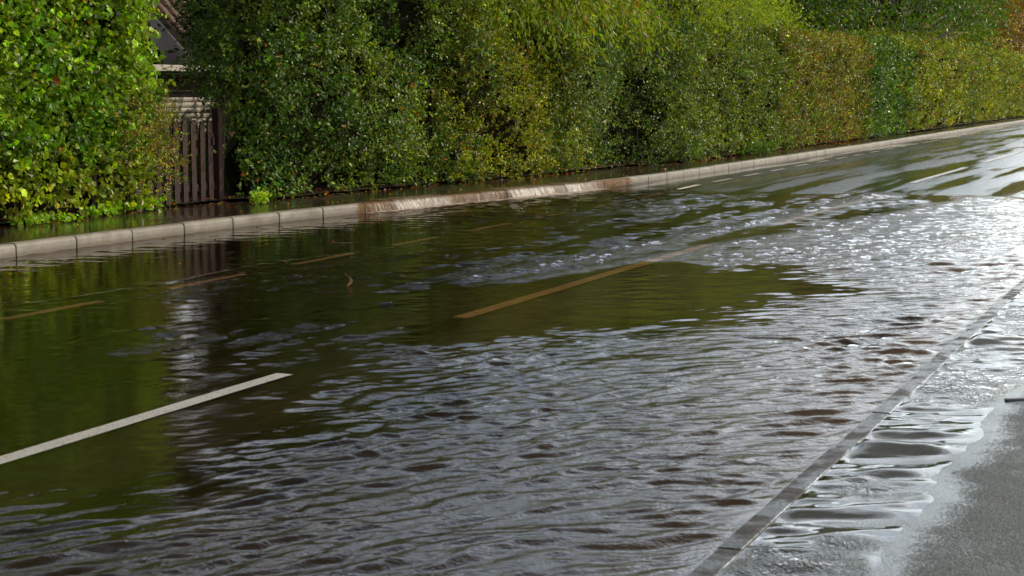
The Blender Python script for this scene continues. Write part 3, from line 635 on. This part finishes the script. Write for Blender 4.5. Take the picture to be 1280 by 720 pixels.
# taller trees farther back, seen between the crowns and mirrored in the water
for i, (s, n, H, ra, c) in enumerate(((13.5,-15.5,6.8,2.8,0),(34.5,-16.2,7.2,4.8,1),(44.5,-17.0,9.6,5.8,0),(72,-18.0,14.0,8.5,1),(36.0,-25.0,9.5,5.0,0),(96,-18,16,12,1),(57,-17.5,12.0,7.0,0),(130,-20,18,18,0),(32.0,-19.4,5.4,.7,0))):
    tree('hedgerow_tree', ['dark tree standing behind the tall left hedge', 'mid green tree behind the glossy shrub', 'dark leafy tree between feathery shrub and dark tree', 'mid green tree behind the long clipped hedge', 'added dark tree behind the house roof, keeping sky glare off the water', 'green tree far along behind the clipped hedge', 'dark tree behind the ivy-covered stretch of hedge', 'farthest dark tree closing the view at the right', 'added small dark tree between garage and house, hiding a sky gap from the water'][i],
         s, n, H, (ra, min(1.9, ra), H*(.43 if n > -22 else .26), H*((.53 if ra > 2 else .62) if n > -22 else .80)), size=.11+.014*ra, aspect=.5, cols=(((.009,.022,.008),(.020,.036,.012)), ((.012,.026,.009),(.028,.045,.014)))[c], clumps=240, per=22, K=7, Ls=.5+.05*ra, seed=40+i, cl=.5+.06*ra, group='trees standing behind the roadside hedge', trunk=.16)  # the two trees by the house are added to hide bright sky
# climbing arching twigs reaching over the gap, part of nothing else: an elder spray
tree('overhanging_shrub', 'sprigs of a dark shrub reaching over the gate', 20.75, -12.75, 3, (.8,.5,.55,1.95), size=.055, aspect=.55, cols=((.03,.07,.022),(.08,.13,.03)), clumps=24, per=14, K=8, Ls=.32, seed=51, cl=.30, cat='shrub', trunk=.03)

tree('leafy_shrub', 'dark leafy shrub edge closing the right side of the gap above the gate', 20.1, -12.35, 4, (.55,.55,2.1,2.4), size=.045, aspect=.62, cols=((.02,.055,.018),(.06,.10,.025)), clumps=90, per=16, K=9, Ls=.26, seed=52, cl=.26, cat='shrub', trunk=.03, mat=M_leaf)
tree('added_tall_tree', 'added tall tree above the garage, its high crown keeping bright sky off the water', 32.7, -22.9, 12, (4.6,3.0,3.8,8.4), size=.12, aspect=.5, cols=((.012,.026,.010),(.028,.045,.014)), clumps=210, per=24, K=7, Ls=.5, seed=61, cl=.7, trunk=.16, z0=-.5)  # added so the bright gap over the garage is not mirrored
tree('garden_shrub', 'low green shrub seen through the pickets of the gate', 21.4, -14.6, 1.2, (1.3,.7,.55,.45), size=.05, aspect=.5, cols=((.06,.12,.02),(.10,.17,.03)), clumps=60, per=16, K=8, Ls=.2, seed=53, cl=.25, cat='shrub', trunk=.02, z0=-.2)
# low weeds along the foot of the hedge
def weed(s, n, r, h, label, seed, cols=((.10,.20,.02),(.16,.28,.03)), size=.05, cnt=60):
    rs = np.random.RandomState(seed); rt = empty('weed_clump', W(s, n, PAVE_Z)); m = cnt
    th = rs.rand(m)*2*PI; rr = r*np.sqrt(rs.rand(m)); O = np.stack([rr*np.cos(th)*D[0]+.45*rr*np.sin(th)*N[0], rr*np.cos(th)*D[1]+.45*rr*np.sin(th)*N[1], h*.25*rs.rand(m)], 1)
    Dr = unit(np.stack([.5*rs.randn(m), .5*rs.randn(m), np.full(m, 1.)], 1)); c0, c1 = np.array(cols[0]), np.array(cols[1]); pf = rs.rand(m, 1)
    Lv = shoots_to_leaves(O, Dr, np.full(m, h)*(.5+.6*rs.rand(m)), 6, size, .75, .8, np.tile(np.array([N[0],N[1],.3]), (m,1)), c0*(1-pf)+c1*pf, rs)
    build_leaves('leaves', [Lv], M_leafm, rt, True); 
    TV, TF = tubes([[(tuple(O[i]-np.array([0,0,.02])), .003), (tuple(O[i]+Dr[i]*h*.5), .002)] for i in range(0, m, 3)], 3); npmesh('stems', np.array([tuple(v) for v in TV]), TF, M_leafm if False else M_bark, parent=rt)['kind'] = 'stuff'
    tag(rt, label, 'weeds', 'weeds at the foot of the hedges'); return rt
weed(*sn(160,264,.12), .55, .17, 'bright green weeds spilling along the foot of the tall left hedge', 1, cnt=140)
weed(*sn(125,270,.12), .3, .10, 'low sparse weeds under the middle of the left hedge', 2, cnt=30)
weed(*sn(205,259,.12), .16, .17, 'small leafy green tuft in front of the gate', 3, cnt=34)
weed(*sn(325,255,.12), .12, .17, 'single light green tuft right of the gate', 4, cols=((.15,.24,.04),(.2,.3,.06)), cnt=34)
weed(*sn(945,193,.12), .8, .26, 'bright weeds below the mixed hedge, far right of the overflow', 5, cols=((.03,.07,.015),(.05,.10,.02)), size=.07, cnt=80)
weed(*sn(60,279,.12), .5, .08, 'few pale leaves at the foot of the hedge, far left', 6, cnt=30)

# fallen leaves on footway and verge
m = 2600; s = 8 + 45*RS.rand(m)**1.5; n = hb(s) + .12 - .3*np.abs(RS.randn(m)); few = RS.rand(m) < .16
n = np.where(few, hb(s) + (kerb(s)-hb(s)-.1)*RS.rand(m), n); onroad = RS.rand(m) < .02
C = np.stack([s*D[0]+n*N[0], s*D[1]+n*N[1], np.where(n < hb(s), PAVE_Z+.05+.02*RS.rand(m), PAVE_Z+.008)], 1)
X = unit(np.stack([RS.randn(m), RS.randn(m), .15*RS.randn(m)], 1)); Nn = unit(np.stack([.3*RS.randn(m), .3*RS.randn(m), np.ones(m)], 1))
flo = RS.rand(m) < .03; sf = 8 + 16*RS.rand(m); nf = kerb(sf) + .1 + 2.6*RS.rand(m)**1.7
C[flo] = np.stack([sf*D[0]+nf*N[0], sf*D[1]+nf*N[1], 0*sf+.004], 1)[flo]; Nn[flo] = np.array([0,0,1.]); X[flo,2] = 0
cc = np.array([OR, YL, BR, BR, RD])[RS.randint(0, 5, m)]*(.5+.7*RS.rand(m,1))
fl = leaf_mesh('fallen_leaves', C, X, Nn, .03+.03*RS.rand(m), .02+.02*RS.rand(m), cc, M_leafm, None, True)
tag(fl, 'small brown and orange leaves scattered along the footway and floating near the kerb', 'leaves', kind='stuff')

# ------------------------------------------------------------------ gate
gs0, gs1, gn = 17.55, 19.12, -12.22
G = empty('garden_gate', W((gs0+gs1)/2, gn, PAVE_Z), RZ); tag(G, 'dark brown picket gate standing in the gap between the hedges', 'gate')
gx = lambda s: s - (gs0+gs1)/2
def picket(w_, h_):
    bm = bmesh.new(); pr = [(-w_/2,.05),(w_/2,.05),(w_/2,h_-.05),(w_*.18,h_),(-w_*.18,h_),(-w_/2,h_-.05)]
    a = [bm.verts.new((x,-.011,z)) for x, z in pr]; b = [bm.verts.new((x,.011,z)) for x, z in pr]
    bm.faces.new(a); bm.faces.new(b[::-1])
    for i in range(6): bm.faces.new([a[i], b[i], b[(i+1)%6], a[(i+1)%6]])
    return bm
first = None
for i in range(8):
    if first is None: o = bmobj('picket', picket(.105, 1.07), M_gate, G); first = o
    else: o = first.copy(); COL.objects.link(o)
    o.parent = G; o.location = (gx(17.60 + i*.195), -.03, .0 + random.uniform(-.012,.012) - (.0)); o.rotation_euler = (0, random.uniform(-.012,.012), 0)
for z in (.86, .22):
    bm = bmesh.new(); box(bm, (0, .0, z), (gs1-gs0-.08, .032, .09), bev=.004); bmobj('rail', bm, M_gate, G)
bm = bmesh.new(); box(bm, (0, .002, .54), (1.5, .028, .08), Matrix.Rotation(-.38, 3, 'Y'), bev=.004); bmobj('brace', bm, M_gate, G)
bm = bmesh.new(); box(bm, (gx(19.0), -.05, .80), (.04,.03,.10), bev=.005); bmobj('latch', bm, M_gate, G)
for nm, s, h_, mt, lb in (('gate_post', 19.19, 1.22, M_gate, 'dark square wooden post at the right side of the picket gate'), ('gate_post', 17.36, .62, M_gate2, 'short lighter brown wooden post half hidden left of the gate')):
    bm = bmesh.new(); box(bm, (0,0,h_/2-.05), (.10,.10,h_+.1), bev=.006)
    if h_ > 1: 
        for v in bm.verts:
            if v.co.z > h_-.02: v.co.z += .02 - abs(v.co.x)*.3
    o = bmobj(nm, bm, mt); o.location = W(s, gn+.0, PAVE_Z); o.rotation_euler = (0,0,RZ); tag(o, lb, 'post')
G2 = ((17.20, .95, 0),)

# ------------------------------------------------------------------ garage and house behind the gap
def prism(bm, pts, y0, y1):
    a = [bm.verts.new((x, y0, z)) for x, z in pts]; b = [bm.verts.new((x, y1, z)) for x, z in pts]; k = len(pts)
    bm.faces.new(a); bm.faces.new(b[::-1])
    for i in range(k): bm.faces.new([a[i], b[i], b[(i+1)%k], a[(i+1)%k]])
M_dash = mat_simple('pebble_dash_brown', (.22,.15,.11), (.36,.26,.20), .9, 35, .01, 120)
M_dash2 = mat_simple('pebble_dash_grey', (.32,.27,.26), (.50,.43,.41), .9, 30, .012, 100)
M_white = mat_simple('white_paint', (.62,.58,.52), (.80,.77,.70), .5, 5, .001, 60)
M_shut = mat_simple('cream_shutter_paint', (.42,.38,.34), (.60,.55,.50), .55, 3, .001, 60)
M_tile = mat_simple('clay_roof_tile', (.085,.050,.040), (.20,.125,.10), .6, 18, .006, 80)
M_dark = mat_simple('dark_grey_metal', (.035,.038,.045), (.055,.06,.07), .5, 4, .001, 60)
GY = 30.0; gxl = -8.6; gw = 4.6; gr = empty('garage', (gxl+gw/2+.4, GY, -.55), math.radians(66)); tag(gr, 'low flat-roofed garage with cream ribbed shutter behind the gate', 'garage')
gt = CAM_H + 24.0/FPX*GY + .55                       # roof edge height above its own ground
sh_top = CAM_H - 4.0/FPX*GY + .55
bm = bmesh.new()
box(bm, (-gw/2+.3, 3, gt/2-.05), (.6, 6, gt-.1)); box(bm, (gw/2-.35, 3, gt/2-.05), (.7, 6, gt-.1)); box(bm, (0, 3.0, (gt+sh_top)/2-.05), (gw-1.31, 5.99, gt-sh_top-.1)); box(bm, (0, 5.9, sh_top/2-.01), (gw-1.32, .18, sh_top-.03))
bmobj('wall', bm, M_dash, gr)
bm = bmesh.new(); box(bm, (0, 2.9, gt), (gw+.3, 6.4, .11), bev=.01); bmobj('fascia', bm, M_white, gr)
nsl = int(sh_top/.095)
slm = None
for i in range(nsl):
    if slm is None:
        bm = bmesh.new(); prism(bm, [(0,0),(-.022,.012),(-.030,.045),(-.022,.078),(0,.090)], -(gw-1.32)/2, (gw-1.32)/2)
        for v in bm.verts: v.co = Vector((v.co.y, v.co.x, v.co.z))
        o = bmobj('shutter_slat', bm, M_shut, gr); slm = o
    else: o = slm.copy(); COL.objects.link(o); o.parent = gr
    o.location = (-.0, .12, i*.095 + .005)
# house with a tiled roof: gable wall turned away from the sun, roof slope towards it
HY = 44.0; k = HY/FPX
ridge_x, ridge_z = (176-640)*k, CAM_H + (110+22)*k; hz0 = -.55
hr = empty('house', (ridge_x, HY, hz0), math.atan2(.8, .6) - PI/2); tag(hr, 'house with grey pebble-dashed gable and brown tiled roof beyond the garage', 'house')
# local frame: +x = down the visible roof slope (world (.8,-.6)), +y = along the ridge (world (.6,.8))
half, rise, Lh = 4.4, 3.55, 11.0; rz = ridge_z - hz0; ez = rz - rise
bm = bmesh.new(); prism(bm, [(-half,0),(half,0),(half,ez),(0,rz),(-half,ez)], 0, Lh); bmobj('wall', bm, M_dash2, hr)
sl_ = math.hypot(half, rise); an = math.atan2(rise, half)
for sg in (1, -1):
    bm = bmesh.new(); prism(bm, [(0,rz+.04),(sg*(half+.35), rz+.04-(half+.35)*rise/half),(sg*(half+.35), rz+.12-(half+.35)*rise/half),(0,rz+.12)], -.28, Lh+.2)
    rf = bmobj('roof', bm, M_dark, hr)
    if sg == 1:
        # pantiles, one object each, courses up the slope
        tm = bmesh.new(); prof_ = [(0,.0),(.06,.035),(.12,.045),(.18,.030),(.24,.004),(.30,-.004)]
        a = [tm.verts.new((0, y, z+.03)) for y, z in prof_]; b = [tm.verts.new((.37, y, z)) for y, z in prof_]
        a2 = [tm.verts.new((0, y, z+.012)) for y, z in prof_]; b2 = [tm.verts.new((.37, y, z-.018)) for y, z in prof_]
        for i in range(5):
            tm.faces.new([a[i],b[i],b[i+1],a[i+1]]); tm.faces.new([a2[i],a2[i+1],b2[i+1],b2[i]]); tm.faces.new([b[i],b2[i],b2[i+1],b[i+1]]); tm.faces.new([a[i],a[i+1],a2[i+1],a2[i]])
        tile = None
        for c_ in range(15):
            for r_ in range(19):
                if tile is None: tile = bmobj('roof_tile', tm, M_tile, rf); o = tile
                else: o = tile.copy(); COL.objects.link(o); o.parent = rf
                dd = .02 + c_*.335
                o.location = (dd*math.cos(an), -.28 + r_*.30, rz+.115 - dd*math.sin(an) + .012); o.rotation_euler = (0, an, 0)
bm = bmesh.new(); L1 = sl_+.3
box(bm, (L1/2*math.cos(an), -.31, rz+.03-L1/2*math.sin(an)), (L1, .03, .16), Matrix.Rotation(an, 3, 'Y'), bev=.004); bmobj('bargeboard', bm, M_tile, hr)
bm = bmesh.new(); box(bm, (L1/2*math.cos(an), -.30, rz-.09-L1/2*math.sin(an)), (L1, .02, .07), Matrix.Rotation(an, 3, 'Y')); bmobj('verge_trim', bm, M_white, hr)
# unidentified dark thing, modelled as a dish on the gable
bm = bmesh.new(); R_, nr_, na_ = .52, 5, 20
vc = bm.verts.new((0,0,0)); prev = None
for i in range(1, nr_+1):
    rr = R_*i/nr_; ring = [bm.verts.new((rr*math.cos(2*PI*j/na_), -.22*(i/nr_)**2, rr*math.sin(2*PI*j/na_))) for j in range(na_)]
    for j in range(na_):
        j2 = (j+1)%na_
        if prev is None: bm.faces.new([vc, ring[j], ring[j2]])
        else: bm.faces.new([prev[j], ring[j], ring[j2], prev[j2]])
    prev = ring
bmesh.ops.solidify(bm, geom=bm.faces[:], thickness=.02)
DY = 43.0; kk = DY/FPX
dr = empty('unidentified_shape', ((198-640)*kk, DY, CAM_H + (110-80)*kk), hr.rotation_euler.z); bmobj('rounded_shape', bm, M_dark, dr, True)
bm = bmesh.new(); box(bm, (0,.35,-.05), (.05,.7,.05)); box(bm, (0,-.25,-.28), (.03,.5,.03)); bmobj('bracket', bm, M_dark, dr); tag(dr, 'unidentified dark dish in front of the grey gable, above the garage roof', 'rounded_shape')

# ------------------------------------------------------------------ litter in the flood
s, n = sn(437, 357); rt = empty('curled_leaf', W(s, n, 0)); tag(rt, 'curled orange-brown leaf standing up out of the flood water', 'leaf')
M_dry = mat_simple('dry_leaf', (.30,.13,.06), (.52,.27,.15), .5, 40, .001, 200)
cv = [(-.018,-.02,.0),(-.004,0,.012),(.012,.0,.03),(.014,0,.052),(.0,0,.070),(-.018,0,.082)]; V = []; F = []
for i, (x, y, z) in enumerate(cv):
    wd = [.012,.020,.020,.015,.009,.003][i]
    for dx, dy in ((-wd*.7, -wd*.3), (0, wd*.3), (wd*.7, -wd*.3), (0, wd*.3+.004)): V.append((x+dx, y+dy, z))
for i in range(5):
    for j in range(4): F.append((i*4+j, i*4+(j+1)%4, (i+1)*4+(j+1)%4, (i+1)*4+j))
npmesh('blade', V, F, M_dry, rt); TV, TF = tubes([[((-.018,0,.082), .0025), ((-.030,0,.092), .002), ((-.036,0,.104), .0015)]], 5); npmesh('stalk', np.array([tuple(v) for v in TV]), TF, M_dry, rt)
s, n = sn(482, 381); p = W(s, n, .004); bm = bmesh.new(); box(bm, (0,0,.004), (.095,.03,.016), bev=.005)
for v in bm.verts: v.co.z += .010*math.sin(v.co.x*40)*.4 + .004*abs(v.co.x)*10; v.co.y += .006*math.sin(v.co.x*60)
o = bmobj('debris', bm, M_dark); o.location = p; o.rotation_euler = (0, 0, .05); tag(o, 'small black piece of debris floating in the middle of the flooded lane', 'debris')
s, n = sn(1270, 502); bm = bmesh.new(); box(bm, (0,0,.004), (.12,.035,.014), bev=.005)
for v in bm.verts: v.co.y += .012*math.sin(v.co.x*40)
o = bmobj('debris', bm, M_dark); o.location = W(s, n, .006); tag(o, 'dark sodden leaf scrap lying in the footpath puddle at right edge', 'debris')
